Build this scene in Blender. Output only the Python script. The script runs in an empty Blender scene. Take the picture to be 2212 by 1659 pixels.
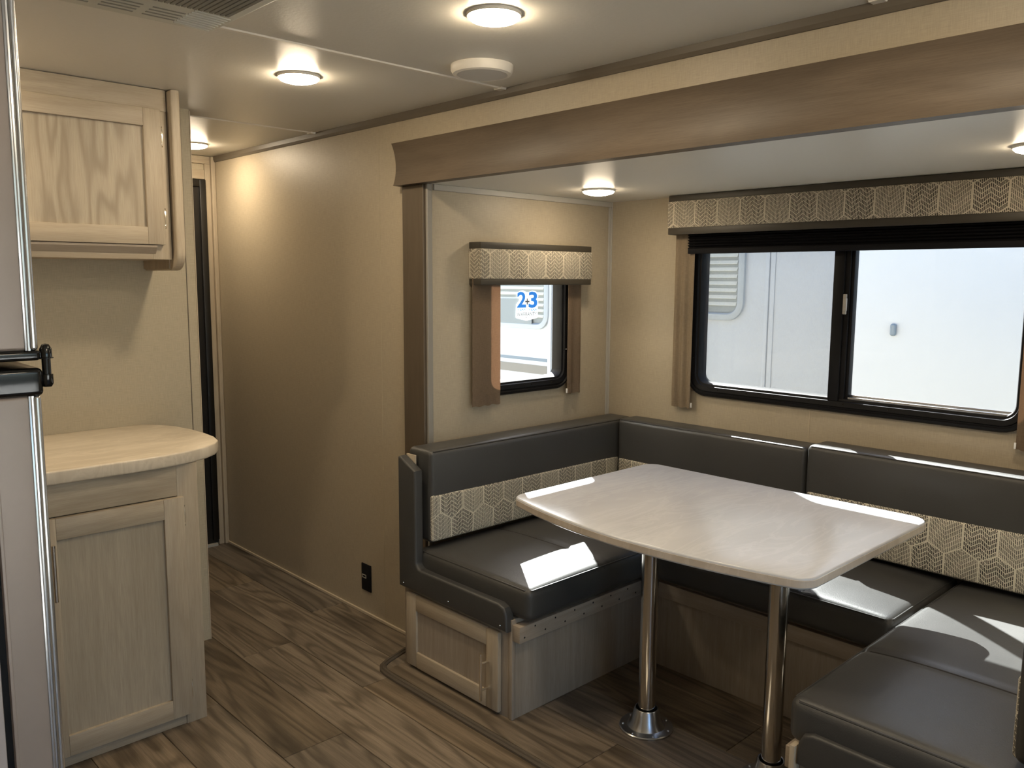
import bpy, bmesh, math, random
from mathutils import Vector, Matrix
random.seed(7)
sc = bpy.context.scene
col = sc.collection

# ------------------------------------------------------------------ camera
CZ = 1.4212
yaw, pitch, roll = math.radians(-46.4048), math.radians(-7.2315), math.radians(0.3337)
fw = Vector((math.sin(yaw)*math.cos(pitch), math.cos(yaw)*math.cos(pitch), math.sin(pitch)))
rt = Vector((math.cos(yaw), -math.sin(yaw), 0)); up = rt.cross(fw)
r2 = math.cos(roll)*rt + math.sin(roll)*up; u2 = -math.sin(roll)*rt + math.cos(roll)*up
cam = bpy.data.cameras.new('camera'); co = bpy.data.objects.new('camera', cam); col.objects.link(co)
m = Matrix((r2, u2, -fw)).transposed().to_4x4(); m.translation = (0, 0, CZ); co.matrix_world = m
cam.sensor_width = 36.0; cam.lens = 1802.07/2212*36; cam.clip_start = 0.02
sc.camera = co

# ------------------------------------------------------------------ world, sun, exposure
SUN_DIR = Vector((0.92, -0.66, -1.0)).normalized()
w = bpy.data.worlds.new('sky'); sc.world = w; w.use_nodes = True
nt = w.node_tree; nt.nodes.clear()
sky = nt.nodes.new('ShaderNodeTexSky'); sky.sky_type = 'NISHITA'; sky.sun_disc = False
sky.sun_elevation = math.asin(-SUN_DIR.z); sky.sun_rotation = math.atan2(-SUN_DIR.x, -SUN_DIR.y)
sky.air_density = 1.0; sky.dust_density = 2.0; sky.ozone_density = 1.0
bg = nt.nodes.new('ShaderNodeBackground'); wo = nt.nodes.new('ShaderNodeOutputWorld')
bg.inputs['Strength'].default_value = 0.60
nt.links.new(sky.outputs[0], bg.inputs[0]); nt.links.new(bg.outputs[0], wo.inputs[0])
sl = bpy.data.lights.new('sun', 'SUN'); sl.energy = 52.0; sl.angle = math.radians(0.53); sl.color = (1.0, 0.95, 0.86)
so = bpy.data.objects.new('sun', sl); col.objects.link(so)
so.rotation_euler = SUN_DIR.to_track_quat('-Z', 'Y').to_euler(); so.location = (-6, 8, 8)
vs = sc.view_settings
vs.view_transform = 'Standard'; vs.look = 'None'; vs.gamma = 1.0; vs.use_curve_mapping = False
vs.exposure = 0.12
PUCK = 150.0

# ------------------------------------------------------------------ material helpers
class NT:
    def __init__(s, name):
        s.m = bpy.data.materials.new(name); s.m.use_nodes = True
        s.t = s.m.node_tree; s.t.nodes.clear()
        s.out = s.t.nodes.new('ShaderNodeOutputMaterial')
    def n(s, typ, **kw):
        nd = s.t.nodes.new(typ)
        for k, v in kw.items():
            if k.startswith('i_'):
                key = k[2:]
                key = int(key) if key.isdigit() else key.replace('_', ' ')
                s.set(nd.inputs[key], v)
            else: setattr(nd, k, v)
        return nd
    def set(s, inp, v):
        if isinstance(v, bpy.types.NodeSocket): s.t.links.new(v, inp)
        elif isinstance(v, bpy.types.Node): s.t.links.new(v.outputs[0], inp)
        else:
            if isinstance(v, tuple) and len(v) == 3 and inp.type == 'RGBA': v = v + (1,)
            inp.default_value = v
    def math(s, op, a, b=None, c=None, clamp=False):
        nd = s.t.nodes.new('ShaderNodeMath'); nd.operation = op; nd.use_clamp = clamp
        s.set(nd.inputs[0], a)
        if b is not None: s.set(nd.inputs[1], b)
        if c is not None: s.set(nd.inputs[2], c)
        return nd.outputs[0]
    def mix(s, f, a, b):
        nd = s.t.nodes.new('ShaderNodeMix'); nd.data_type = 'RGBA'
        s.set(nd.inputs[0], f); s.set(nd.inputs[6], a); s.set(nd.inputs[7], b)
        return nd.outputs[2]
    def uv(s, su=1, sv=1, obj=False, rnd=True):
        tc = s.n('ShaderNodeTexCoord')
        src = tc.outputs['Object'] if obj else tc.outputs['UV']
        mp = s.n('ShaderNodeMapping'); s.set(mp.inputs[0], src)
        mp.inputs['Scale'].default_value = (su, sv, 1 if not obj else sv)
        if rnd:
            oi = s.n('ShaderNodeObjectInfo')
            cx = s.n('ShaderNodeCombineXYZ')
            s.set(cx.inputs[0], s.math('MULTIPLY', oi.outputs['Random'], 31.0))
            s.set(cx.inputs[1], s.math('MULTIPLY', oi.outputs['Random'], 57.0))
            s.t.links.new(cx.outputs[0], mp.inputs['Location'])
        return mp.outputs[0]
    def noise(s, vec, scale, detail=4, rough=.55, dist=0.0):
        nd = s.n('ShaderNodeTexNoise'); s.set(nd.inputs['Vector'], vec)
        nd.inputs['Scale'].default_value = scale; nd.inputs['Detail'].default_value = detail
        nd.inputs['Roughness'].default_value = rough; nd.inputs['Distortion'].default_value = dist
        return nd.outputs['Fac']
    def ramp(s, f, stops):
        nd = s.n('ShaderNodeValToRGB'); s.set(nd.inputs[0], f)
        cr = nd.color_ramp
        while len(cr.elements) < len(stops): cr.elements.new(0.5)
        for e, (p, c) in zip(cr.elements, stops):
            e.position = p; e.color = (c, c, c, 1) if not isinstance(c, tuple) else c + (1,)
        return nd.outputs[0]
    def bsdf(s, color, rough=.5, metal=0., spec=.5, bump=None, bstr=.1, bdist=.002, **kw):
        b = s.n('ShaderNodeBsdfPrincipled')
        s.set(b.inputs['Base Color'], color); s.set(b.inputs['Roughness'], rough)
        s.set(b.inputs['Metallic'], metal); s.set(b.inputs['Specular IOR Level'], spec)
        for k, v in kw.items(): s.set(b.inputs[k.replace('_', ' ')], v)
        if bump is not None:
            bn = s.n('ShaderNodeBump'); bn.inputs['Strength'].default_value = bstr; bn.inputs['Distance'].default_value = bdist
            s.set(bn.inputs['Height'], bump); s.t.links.new(bn.outputs[0], b.inputs['Normal'])
        s.t.links.new(b.outputs[0], s.out.inputs[0]); return s.m

def plain(name, color, rough=.5, metal=0., spec=.5, var=.0, bstr=0., bscale=60):
    N = NT(name)
    c = color
    v = N.uv(obj=True, rnd=False); f = N.noise(v, bscale, 4)
    if var: c = N.mix(f, tuple(x*(1-var) for x in color), tuple(min(1, x*(1+var)) for x in color))
    return N.bsdf(c, rough, metal, spec, bump=f if bstr else None, bstr=bstr)

def wood(name, dark, mid, light, grain='u', rough=.5, spec=.4, band=.35, obj=False, across=1.0, knots=0., bump=.05, bigs=1.0):
    """grain runs along u, v or (object) x"""
    N = NT(name)
    def crd(a, b):
        return N.uv(a, b, obj) if grain != 'v' else N.uv(b, a, obj)
    big = N.noise(crd(.75*bigs, 4.2*across*bigs), 1.0, 2, .5, .35)
    bands = N.math('MULTIPLY', big, 62.0); bands = N.math('SINE', bands)
    bands = N.math('MULTIPLY_ADD', bands, .5, .5); bands = N.math('POWER', bands, 2.2)
    streak = N.noise(crd(1.6, 42*across), 1.0, 6, .62, .3)
    pores = N.noise(crd(14, 520), 1.0, 3, .6)
    pores = N.ramp(pores, [(.44, 1.0), (.62, 0.0)])
    tone = N.noise(crd(.9, 6), 1.0, 3, .5, .2)
    c = N.mix(N.ramp(streak, [(.30, 0.0), (.70, 1.0)]), mid, light)
    c = N.mix(N.math('MULTIPLY', bands, band), c, dark)
    c = N.mix(N.math('MULTIPLY', N.math('SUBTRACT', 1.0, pores), .28), c, dark)
    c = N.mix(N.math('MULTIPLY', N.ramp(tone, [(.35, 0.0), (.75, 1.0)]), .35), c, dark)
    if knots:
        vo = N.n('ShaderNodeTexVoronoi'); N.set(vo.inputs['Vector'], crd(1.15, 4.2)); vo.inputs['Scale'].default_value = 1.0
        vo.inputs['Randomness'].default_value = 1.0
        wob = N.noise(crd(9, 30), 1.0, 3, .6)
        dist = N.math('ADD', vo.outputs['Distance'], N.math('MULTIPLY', wob, .16))
        k = N.ramp(dist, [(.13, 1.0), (.36, 0.0)])
        c = N.mix(N.math('MULTIPLY', k, knots), c, tuple(x*.42 for x in dark))
        oi = N.n('ShaderNodeObjectInfo')
        rr = N.math('FRACT', N.math('MULTIPLY', oi.outputs['Random'], 17.31))
        hs = N.n('ShaderNodeHueSaturation'); N.set(hs.inputs['Color'], c)
        N.set(hs.inputs['Value'], N.math('MULTIPLY_ADD', rr, .42, .80))
        rr2 = N.math('FRACT', N.math('MULTIPLY', oi.outputs['Random'], 53.7))
        N.set(hs.inputs['Saturation'], N.math('MULTIPLY_ADD', rr2, .35, .80))
        c = hs.outputs[0]
    return N.bsdf(c, rough, 0, spec, bump=N.math('ADD', streak, N.math('MULTIPLY', bands, .3)), bstr=bump, bdist=.0015)

def linen(name, base, amt=.13, rough=.5, spec=.35, bstr=.12):
    N = NT(name)
    a = N.noise(N.uv(28, 620, rnd=False), 1.0, 3, .6)
    b = N.noise(N.uv(620, 28, rnd=False), 1.0, 3, .6)
    c = N.noise(N.uv(3, 3, rnd=False), 1.0, 2)
    d = N.math('ADD', a, b)
    f = N.ramp(N.math('MULTIPLY', d, .5), [(.36, 0.0), (.64, 1.0)])
    lo = tuple(x*(1-amt) for x in base); hi = tuple(min(1, x*(1+amt)) for x in base)
    cc = N.mix(f, lo, hi)
    cc = N.mix(N.math('MULTIPLY', c, .25), cc, tuple(x*.86 for x in base))
    return N.bsdf(cc, rough, 0, spec, bump=d, bstr=bstr, bdist=.001)

def vinyl(name, base, rough=.42, spec=.45):
    N = NT(name)
    f = N.noise(N.uv(obj=True, rnd=False), 260, 3, .6)
    g = N.noise(N.uv(obj=True, rnd=False), 5, 3, .55)
    c = N.mix(g, tuple(x*.9 for x in base), tuple(x*1.12 for x in base))
    r = N.math('MULTIPLY_ADD', g, .16, rough-.08)
    h = N.math('ADD', N.math('MULTIPLY', f, .35), N.math('MULTIPLY', g, 1.4))
    return N.bsdf(c, r, 0, spec, bump=h, bstr=.18, bdist=.006)

def hexfabric(name, cream, dark, W=.1015, H=.078, D=.030, offu=0., offv=0., rough=.85):
    N = NT(name)
    tc = N.n('ShaderNodeTexCoord'); sp = N.n('ShaderNodeSeparateXYZ'); N.set(sp.inputs[0], tc.outputs['UV'])
    P = H + D
    x0 = N.math('ADD', sp.outputs[0], offu); y0 = N.math('ADD', sp.outputs[1], offv)
    wv = N.uv(1, 1, rnd=False)
    wob = N.math('SUBTRACT', N.noise(wv, 90, 2), .5)
    xw = N.math('MULTIPLY_ADD', wob, .0022, x0); yw = N.math('MULTIPLY_ADD', N.math('SUBTRACT', N.noise(wv, 70, 2), .5), .003, y0)
    u = N.math('DIVIDE', xw, W); v = N.math('DIVIDE', yw, P)
    def rnd_(a): return N.math('FLOOR', N.math('ADD', a, .5))
    cau = rnd_(u); cav = N.math('MULTIPLY', rnd_(N.math('MULTIPLY', v, .5)), 2.0)
    cbu = N.math('ADD', rnd_(N.math('SUBTRACT', u, .5)), .5)
    cbv = N.math('MULTIPLY_ADD', rnd_(N.math('MULTIPLY', N.math('SUBTRACT', v, 1.0), .5)), 2.0, 1.0)
    ax = N.math('SUBTRACT', u, cau); ay = N.math('SUBTRACT', v, cav)
    bound = lambda x: N.math('DIVIDE', N.math('MULTIPLY_ADD', N.math('ABSOLUTE', x), -2*D, H/2+D), P)
    inA = N.math('LESS_THAN', N.math('ABSOLUTE', ay), bound(ax))
    def sel(a, b): return N.math('ADD', N.math('MULTIPLY', inA, a), N.math('MULTIPLY', N.math('SUBTRACT', 1.0, inA), b))
    cu = sel(cau, cbu); cv = sel(cav, cbv)
    lx = N.math('SUBTRACT', u, cu); ly = N.math('SUBTRACT', v, cv)
    alx = N.math('ABSOLUTE', lx)
    e1 = N.math('MULTIPLY', N.math('SUBTRACT', .5, alx), W)
    e2 = N.math('MULTIPLY', N.math('SUBTRACT', bound(lx), N.math('ABSOLUTE', ly)), P*.85)
    edge = N.math('MINIMUM', e1, N.math('MULTIPLY', e2, 1.6))
    line = N.math('LESS_THAN', edge, .0026)
    idv = N.n('ShaderNodeCombineXYZ'); N.set(idv.inputs[0], cu); N.set(idv.inputs[1], cv)
    wn = N.n('ShaderNodeTexWhiteNoise'); wn.noise_dimensions = '2D'; N.set(wn.inputs['Vector'], idv)
    rid = wn.outputs['Value']
    # alternate columns: dark chevrons / lighter close hatching
    par = N.math('FRACT', N.math('ADD', N.math('MULTIPLY', cu, .5), N.math('MULTIPLY', cv, .25)))
    alt = N.math('GREATER_THAN', par, .3)
    # vertical dashes
    fx = N.math('FRACT', N.math('DIVIDE', xw, .0052))
    vert = N.math('LESS_THAN', fx, N.math('MULTIPLY_ADD', rid, .10, .58))
    # chevron cross lines (zig-zag of half hexagon period)
    tri2 = N.math('MULTIPLY', N.math('ABSOLUTE', N.math('SUBTRACT', N.math('FRACT', N.math('MULTIPLY', lx, 2.0)), .5)), .5)
    zig = N.math('ADD', N.math('MULTIPLY', alt, tri2), N.math('MULTIPLY', N.math('SUBTRACT', 1.0, alt), alx))
    CP = .0150
    yy = N.math('ADD', N.math('DIVIDE', yw, CP), N.math('MULTIPLY', zig, -.75*W/CP))
    yy = N.math('ADD', yy, N.math('MULTIPLY', rid, 3.0))
    fy = N.math('FRACT', yy)
    cross = N.math('LESS_THAN', fy, N.math('MULTIPLY_ADD', alt, -.05, .87))
    dash = N.math('MULTIPLY', vert, cross)
    brk = N.math('GREATER_THAN', N.noise(N.uv(420, 120, rnd=False), 1.0, 2), .36)
    dash = N.math('MULTIPLY', dash, brk)
    ink = N.math('MULTIPLY', dash, N.math('SUBTRACT', 1.0, line))
    tone = N.math('MULTIPLY', ink, N.math('MULTIPLY_ADD', alt, .16, .82))
    c = N.mix(tone, cream, dark)
    return N.bsdf(c, rough, 0, .2, bump=N.math('SUBTRACT', 1.0, ink), bstr=.25, bdist=.001)

def curtain_mat(name, base):
    N = NT(name)
    a = N.noise(N.uv(50, 900, rnd=False), 1.0, 3, .65); b = N.noise(N.uv(900, 40, rnd=False), 1.0, 3, .65)
    f = N.ramp(N.math('MULTIPLY', N.math('ADD', a, b), .5), [(.36, 0.0), (.64, 1.0)])
    c = N.mix(f, tuple(x*.72 for x in base), tuple(x*1.25 for x in base))
    d = N.n('ShaderNodeBsdfDiffuse'); N.set(d.inputs[0], c)
    t = N.n('ShaderNodeBsdfTranslucent'); N.set(t.inputs[0], N.mix(.4, c, (.75, .5, .36)))
    mx = N.n('ShaderNodeMixShader'); mx.inputs[0].default_value = .32
    N.t.links.new(d.outputs[0], mx.inputs[1]); N.t.links.new(t.outputs[0], mx.inputs[2])
    N.t.links.new(mx.outputs[0], N.out.inputs[0]); return N.m

def glass_mat(name, tint=(.93, .97, 1.0), refl=.05):
    N = NT(name)
    t = N.n('ShaderNodeBsdfTransparent'); N.set(t.inputs[0], tint)
    g = N.n('ShaderNodeBsdfGlossy'); g.inputs['Roughness'].default_value = .02
    lw = N.n('ShaderNodeLayerWeight'); lw.inputs[0].default_value = .5
    mx = N.n('ShaderNodeMixShader'); N.set(mx.inputs[0], N.math('MULTIPLY_ADD', N.math('POWER', lw.outputs['Facing'], 4.0), .35, .02))
    N.t.links.new(t.outputs[0], mx.inputs[1]); N.t.links.new(g.outputs[0], mx.inputs[2])
    N.t.links.new(mx.outputs[0], N.out.inputs[0]); return N.m

def screen_mat(name, color, fac):
    N = NT(name)
    t = N.n('ShaderNodeBsdfTransparent'); d = N.n('ShaderNodeBsdfDiffuse'); N.set(d.inputs[0], color)
    f = N.noise(N.uv(700, 60, rnd=False), 1.0, 2)
    mx = N.n('ShaderNodeMixShader'); N.set(mx.inputs[0], N.math('MULTIPLY_ADD', f, .10, fac-.05))
    N.t.links.new(t.outputs[0], mx.inputs[1]); N.t.links.new(d.outputs[0], mx.inputs[2])
    N.t.links.new(mx.outputs[0], N.out.inputs[0]); return N.m

def emit_mat(name, color, strength):
    N = NT(name); e = N.n('ShaderNodeEmission'); N.set(e.inputs[0], color); e.inputs[1].default_value = strength
    N.t.links.new(e.outputs[0], N.out.inputs[0]); return N.m

def stone_mat(name, c1, c2, c3, rough=.3, spec=.5):
    N = NT(name)
    a = N.noise(N.uv(7, 2.2, rnd=False), 1.0, 7, .62, .6)
    b = N.noise(N.uv(60, 24, rnd=False), 1.0, 4, .6)
    vein = N.noise(N.uv(10, 2.4, rnd=False), 1.0, 5, .6, 1.2)
    vein = N.ramp(N.math('ABSOLUTE', N.math('SUBTRACT', vein, .5)), [(0.0, 1.0), (.05, 0.0)])
    c = N.mix(N.ramp(a, [(.32, 0.0), (.68, 1.0)]), c1, c2)
    c = N.mix(N.math('MULTIPLY', b, .3), c, c1)
    c = N.mix(N.math('MULTIPLY', vein, .4), c, c3)
    return N.bsdf(c, rough, 0, spec)

def brushed(name, color, rough=.25):
    N = NT(name)
    f = N.noise(N.uv(400, 6, rnd=False), 1.0, 3)
    return N.bsdf(color, N.math('MULTIPLY_ADD', f, .15, rough-.07), 1.0, .5)

M = {}
M['paper'] = linen('linen_wallpaper', (.395, .338, .250), rough=.45, spec=.45)
M['paper_panel'] = linen('linen_panel', (.455, .40, .295), rough=.5)
M['ceil'] = plain('ceiling_vinyl', (.69, .662, .595), rough=.36, spec=.22, var=.03, bstr=.22, bscale=90)
M['ceil_white'] = plain('white_plastic', (.76, .72, .64), rough=.45, var=.02)
M['ac'] = plain('grille_plastic', (.55, .54, .47), rough=.5, var=.03)
M['slot'] = plain('slot_dark', (.27, .26, .225), rough=.7)
M['trim_brown'] = plain('taupe_trim', (.115, .095, .07), rough=.45)
M['trim_grey'] = plain('pale_grey_trim', (.40, .38, .34), rough=.4)
M['trim_metal'] = plain('grey_metal_strip', (.24, .225, .20), rough=.4)
M['trim_cream'] = plain('cream_trim', (.52, .44, .33), rough=.45)
M['beam'] = wood('smoky_wood', (.060, .044, .030), (.105, .080, .056), (.150, .115, .082), 'u', rough=.46, spec=.3, band=.18, bump=.3, across=.6)
M['post'] = wood('smoky_wood_upright', (.060, .046, .032), (.095, .073, .051), (.13, .100, .070), 'v', rough=.42, band=.10, across=.6)
M['ash_h'] = wood('ash_wood_horizontal', (.26, .205, .145), (.41, .345, .255), (.50, .43, .33), 'u', rough=.48, band=.20, across=1.2)
M['ash_v'] = wood('ash_wood_vertical', (.26, .205, .145), (.41, .345, .255), (.50, .43, .33), 'v', rough=.48, band=.20, across=1.2)
M['ash_panel'] = wood('ash_wood_cathedral', (.235, .19, .138), (.42, .36, .27), (.48, .42, .325), 'v', rough=.48, band=.62, across=1.5, bigs=1.1)
M['ash_straight'] = wood('ash_wood_straight', (.25, .205, .15), (.40, .345, .26), (.47, .41, .315), 'v', rough=.48, band=.14, across=2.2)
M['grey_h'] = wood('grey_oak_horizontal', (.20, .16, .12), (.33, .275, .215), (.41, .35, .285), 'u', rough=.5, band=.16, across=1.2)
M['grey_v'] = wood('grey_oak_vertical', (.20, .16, .12), (.32, .27, .215), (.40, .345, .28), 'v', rough=.5, band=.14, across=1.3)
M['plank'] = wood('floor_plank_oak', (.036, .026, .016), (.140, .110, .078), (.265, .213, .156), 'u', rough=.40, spec=.4, band=.55, obj=True, knots=.85, across=1.6, bump=.10)
M['subfloor'] = plain('subfloor', (.06, .045, .03), rough=.9)
M['rubber'] = plain('brown_rubber', (.085, .068, .05), rough=.6, var=.1)
M['vinyl'] = vinyl('charcoal_vinyl', (.049, .0485, .047))
M['vinyl_seam'] = plain('seam_thread', (.018, .016, .014), rough=.6)
M['hex_v'] = hexfabric('hexagon_fabric_valance', (.54, .485, .385), (.042, .038, .034), offu=-.0367, offv=.046)
M['hex_s'] = hexfabric('hexagon_fabric_short_valance', (.54, .485, .385), (.042, .038, .034), offu=-.055, offv=.040)
M['hex_b'] = hexfabric('hexagon_fabric_back_cushion', (.60, .56, .46), (.028, .026, .027), offu=-.0033, offv=.021)
M['hex_c'] = hexfabric('hexagon_fabric_cushion', (.60, .56, .46), (.028, .026, .027), offu=-.040, offv=.021)
M['valance_dark'] = plain('valance_leatherette', (.040, .034, .024), rough=.5, var=.06)
M['curtain'] = curtain_mat('curtain_weave', (.20, .15, .105))
M['curtain_l'] = curtain_mat('curtain_weave_pale', (.30, .24, .17))
M['black'] = plain('black_frame', (.005, .005, .006), rough=.5, spec=.22)
M['black_soft'] = plain('black_shade_fabric', (.006, .006, .008), rough=.75, spec=.2)
M['black_gloss'] = plain('black_gloss_plastic', (.006, .006, .006), rough=.12, spec=.6)
M['door_dark'] = plain('espresso_door', (.006, .005, .004), rough=.4)
M['glass'] = glass_mat('window_glass')
M['screen'] = screen_mat('insect_screen', (.30, .31, .34), .30)
M['table'] = stone_mat('pale_stone_laminate', (.49, .50, .53), (.545, .555, .585), (.60, .61, .635), rough=.22)
M['table_edge'] = stone_mat('table_edge_band', (.42, .36, .29), (.56, .49, .42), (.62, .56, .5), rough=.35)
M['counter'] = stone_mat('counter_laminate', (.50, .43, .33), (.68, .60, .48), (.74, .66, .54), rough=.4)
M['chrome'] = brushed('polished_steel', (.62, .60, .56), .16)
M['alu'] = plain('cast_aluminium', (.55, .56, .58), rough=.25, metal=1.0, var=.05)
M['nickel'] = plain('brushed_nickel', (.85, .80, .70), rough=.22, metal=1.0)
M['fridge'] = plain('fridge_side_paint', (.36, .30, .265), rough=.40, metal=.25, spec=.5, var=.03)
M['fridge_strip'] = plain('fridge_edge_strip', (.62, .62, .62), rough=.22, metal=.9)
M['fridge_body'] = plain('fridge_cabinet_side', (.50, .46, .46), rough=.5, var=.04)
M['white'] = plain('white_plain', (.80, .80, .80), rough=.5)
def film_mat(name, color, tr):
    N = NT(name); d_ = N.n('ShaderNodeBsdfDiffuse'); N.set(d_.inputs[0], color)
    t_ = N.n('ShaderNodeBsdfTranslucent'); N.set(t_.inputs[0], color)
    mx = N.n('ShaderNodeMixShader'); mx.inputs[0].default_value = tr
    N.t.links.new(d_.outputs[0], mx.inputs[1]); N.t.links.new(t_.outputs[0], mx.inputs[2]); N.t.links.new(mx.outputs[0], N.out.inputs[0]); return N.m
M['sticker'] = film_mat('sticker_white', (.85, .87, .88), .35)
M['sticker_blue'] = film_mat('sticker_blue', (.06, .29, .78), .35)
M['sticker_grey'] = film_mat('sticker_grey', (.19, .205, .225), .25)
M['trailer'] = plain('white_fibreglass', (.47, .49, .50), rough=.35, var=.02, bscale=8)
M['trailer_grey'] = plain('trailer_window_grey', (.36, .39, .40), rough=.4)
M['trailer_dark'] = plain('trailer_stripe_dark', (.16, .20, .23), rough=.4)
M['trailer_beige'] = plain('trailer_stripe_beige', (.20, .18, .145), rough=.4)
M['slat'] = plain('blind_slat', (.62, .60, .50), rough=.6)
M['slat_back'] = plain('blind_shadow', (.24, .26, .25), rough=.7)
M['gravel'] = plain('gravel', (.42, .40, .37), rough=.95, var=.3, bscale=40)
M['lens'] = emit_mat('lamp_lens', (1.0, .82, .58), PUCK)
M['lens_slide'] = emit_mat('slide_lamp_lens', (1.0, .82, .58), PUCK*.5)
M['speaker_cloth'] = plain('speaker_grille_cloth', (.62, .59, .54), rough=.7, var=.04, bscale=400)

# ------------------------------------------------------------------ mesh helpers
def new_bm(): return bmesh.new()
def merge(dst, src):
    me = bpy.data.meshes.new('tmp'); src.to_mesh(me); src.free(); dst.from_mesh(me); bpy.data.meshes.remove(me); return dst
def join(*bms):
    b = new_bm()
    for x in bms: merge(b, x)
    return b
def box(lo, hi, bev=0., seg=2):
    b = new_bm(); bmesh.ops.create_cube(b, size=1.0)
    for v in b.verts: v.co = Vector([lo[i] + (v.co[i]+.5)*(hi[i]-lo[i]) for i in range(3)])
    if bev: bmesh.ops.bevel(b, geom=b.edges[:], offset=bev, segments=seg, affect='EDGES', profile=.5)
    return b
def rbox(lo, hi, r, n=(12, 12, 8), fn=None, seg=4):
    """rounded box with dense grid lines near its edges; fn(p, t) may displace"""
    L, Hh = Vector(lo), Vector(hi)
    def lines(a, b, k):
        rr = min(r, (b-a)*.49)
        e = [rr*(1-math.cos(i/seg*math.pi/2)) for i in range(seg)]
        e = [rr*(i/seg) for i in range(seg)]
        mid = [a+rr + (b-a-2*rr)*i/k for i in range(k+1)]
        return [a+x for x in e] + mid + [b-x for x in reversed(e)]
    ax = [lines(L[i], Hh[i], n[i]) for i in range(3)]
    bm = new_bm(); vd = {}
    def vert(p):
        key = (round(p[0], 6), round(p[1], 6), round(p[2], 6))
        if key in vd: return vd[key]
        q = Vector(p); inn = Vector([min(max(q[i], L[i]+min(r, (Hh[i]-L[i])*.49)), Hh[i]-min(r, (Hh[i]-L[i])*.49)) for i in range(3)])
        d = q-inn
        if d.length > 1e-9:
            d2 = d / max(abs(d.x), abs(d.y), abs(d.z), 1e-9)
            q = inn + d.normalized()*r*1.0 if sum(1 for c in d if abs(c) > 1e-7) > 1 else q
            # keep the cube-to-sphere mapping even
        if fn:
            t = Vector([(p[i]-L[i])/(Hh[i]-L[i]) for i in range(3)]); q = fn(q, t)
        vd[key] = bm.verts.new(q); return vd[key]
    for a in range(3):
        b_, c_ = (a+1) % 3, (a+2) % 3
        for side in (0, 1):
            for i in range(len(ax[b_])-1):
                for j in range(len(ax[c_])-1):
                    ps = []
                    for (ii, jj) in ((i, j), (i+1, j), (i+1, j+1), (i, j+1)):
                        p = [0, 0, 0]; p[a] = (L, Hh)[side][a]; p[b_] = ax[b_][ii]; p[c_] = ax[c_][jj]; ps.append(vert(p))
                    if not side: ps.reverse()
                    if len(set(ps)) > 2:
                        try: bm.faces.new(ps)
                        except ValueError: pass
    return bm
def prism(poly, axis, a0, a1, bev=0., seg=2):
    """poly: list of 2-D points in the plane normal to axis (x: (y,z), y: (x,z), z: (x,y))"""
    def P(p, a):
        return {'x': (a, p[0], p[1]), 'y': (p[0], a, p[1]), 'z': (p[0], p[1], a)}[axis]
    b = new_bm()
    v0 = [b.verts.new(P(p, a0)) for p in poly]; v1 = [b.verts.new(P(p, a1)) for p in poly]
    f0 = b.faces.new(v0); f1 = b.faces.new(v1[::-1]); n = len(poly)
    for i in range(n): b.faces.new((v0[i], v1[i], v1[(i+1) % n], v0[(i+1) % n]))
    bmesh.ops.recalc_face_normals(b, faces=b.faces[:])
    if bev:
        es = [e for e in b.edges if f0 in e.link_faces or f1 in e.link_faces]
        bmesh.ops.bevel(b, geom=es, offset=bev, segments=seg, affect='EDGES', profile=.5)
    return b
def tube(pts, r, n=8, closed=False, cap=True):
    b = new_bm(); pts = [Vector(p) for p in pts]; rings = []
    for i, p in enumerate(pts):
        if closed: t = pts[(i+1) % len(pts)] - pts[i-1]
        else: t = pts[min(i+1, len(pts)-1)] - pts[max(i-1, 0)]
        t.normalize(); a = Vector((0, 0, 1)) if abs(t.z) < .9 else Vector((1, 0, 0))
        x = t.cross(a).normalized(); y = t.cross(x)
        rings.append([b.verts.new(p + r*(math.cos(2*math.pi*k/n)*x + math.sin(2*math.pi*k/n)*y)) for k in range(n)])
    R = len(rings)
    for i in range(R if closed else R-1):
        A, B = rings[i], rings[(i+1) % R]
        for k in range(n): b.faces.new((A[k], A[(k+1) % n], B[(k+1) % n], B[k]))
    if cap and not closed: b.faces.new(rings[0]); b.faces.new(rings[-1][::-1])
    bmesh.ops.recalc_face_normals(b, faces=b.faces[:]); return b
def lathe(prof, c, n=32, axis='z'):
    """prof: list of (radius, height); closed to the axis when radius is 0"""
    b = new_bm(); rings = []
    for (r, h) in prof:
        def P(x, y, z): return {'z': (c[0]+x, c[1]+y, c[2]+z), 'y': (c[0]+x, c[1]+z, c[2]+y), 'x': (c[0]+z, c[1]+x, c[2]+y)}[axis]
        if r < 1e-6: rings.append([b.verts.new(P(0, 0, h))])
        else: rings.append([b.verts.new(P(r*math.cos(2*math.pi*k/n), r*math.sin(2*math.pi*k/n), h)) for k in range(n)])
    for A, B in zip(rings, rings[1:]):
        for k in range(n):
            k2 = (k+1) % n
            if len(A) == 1 and len(B) == 1: continue
            if len(A) == 1: b.faces.new((A[0], B[k2], B[k]))
            elif len(B) == 1: b.faces.new((A[k], A[k2], B[0]))
            else: b.faces.new((A[k], A[k2], B[k2], B[k]))
    bmesh.ops.recalc_face_normals(b, faces=b.faces[:]); return b
def rrect(a0, a1, b0, b1, r, n=7):
    pts = []
    for (ca, cb, s) in ((a1-r, b1-r, 0), (a0+r, b1-r, 1), (a0+r, b0+r, 2), (a1-r, b0+r, 3)):
        for k in range(n+1):
            t = math.pi/2*(s + k/n); pts.append((ca + r*math.cos(t), cb + r*math.sin(t)))
    return pts
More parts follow.
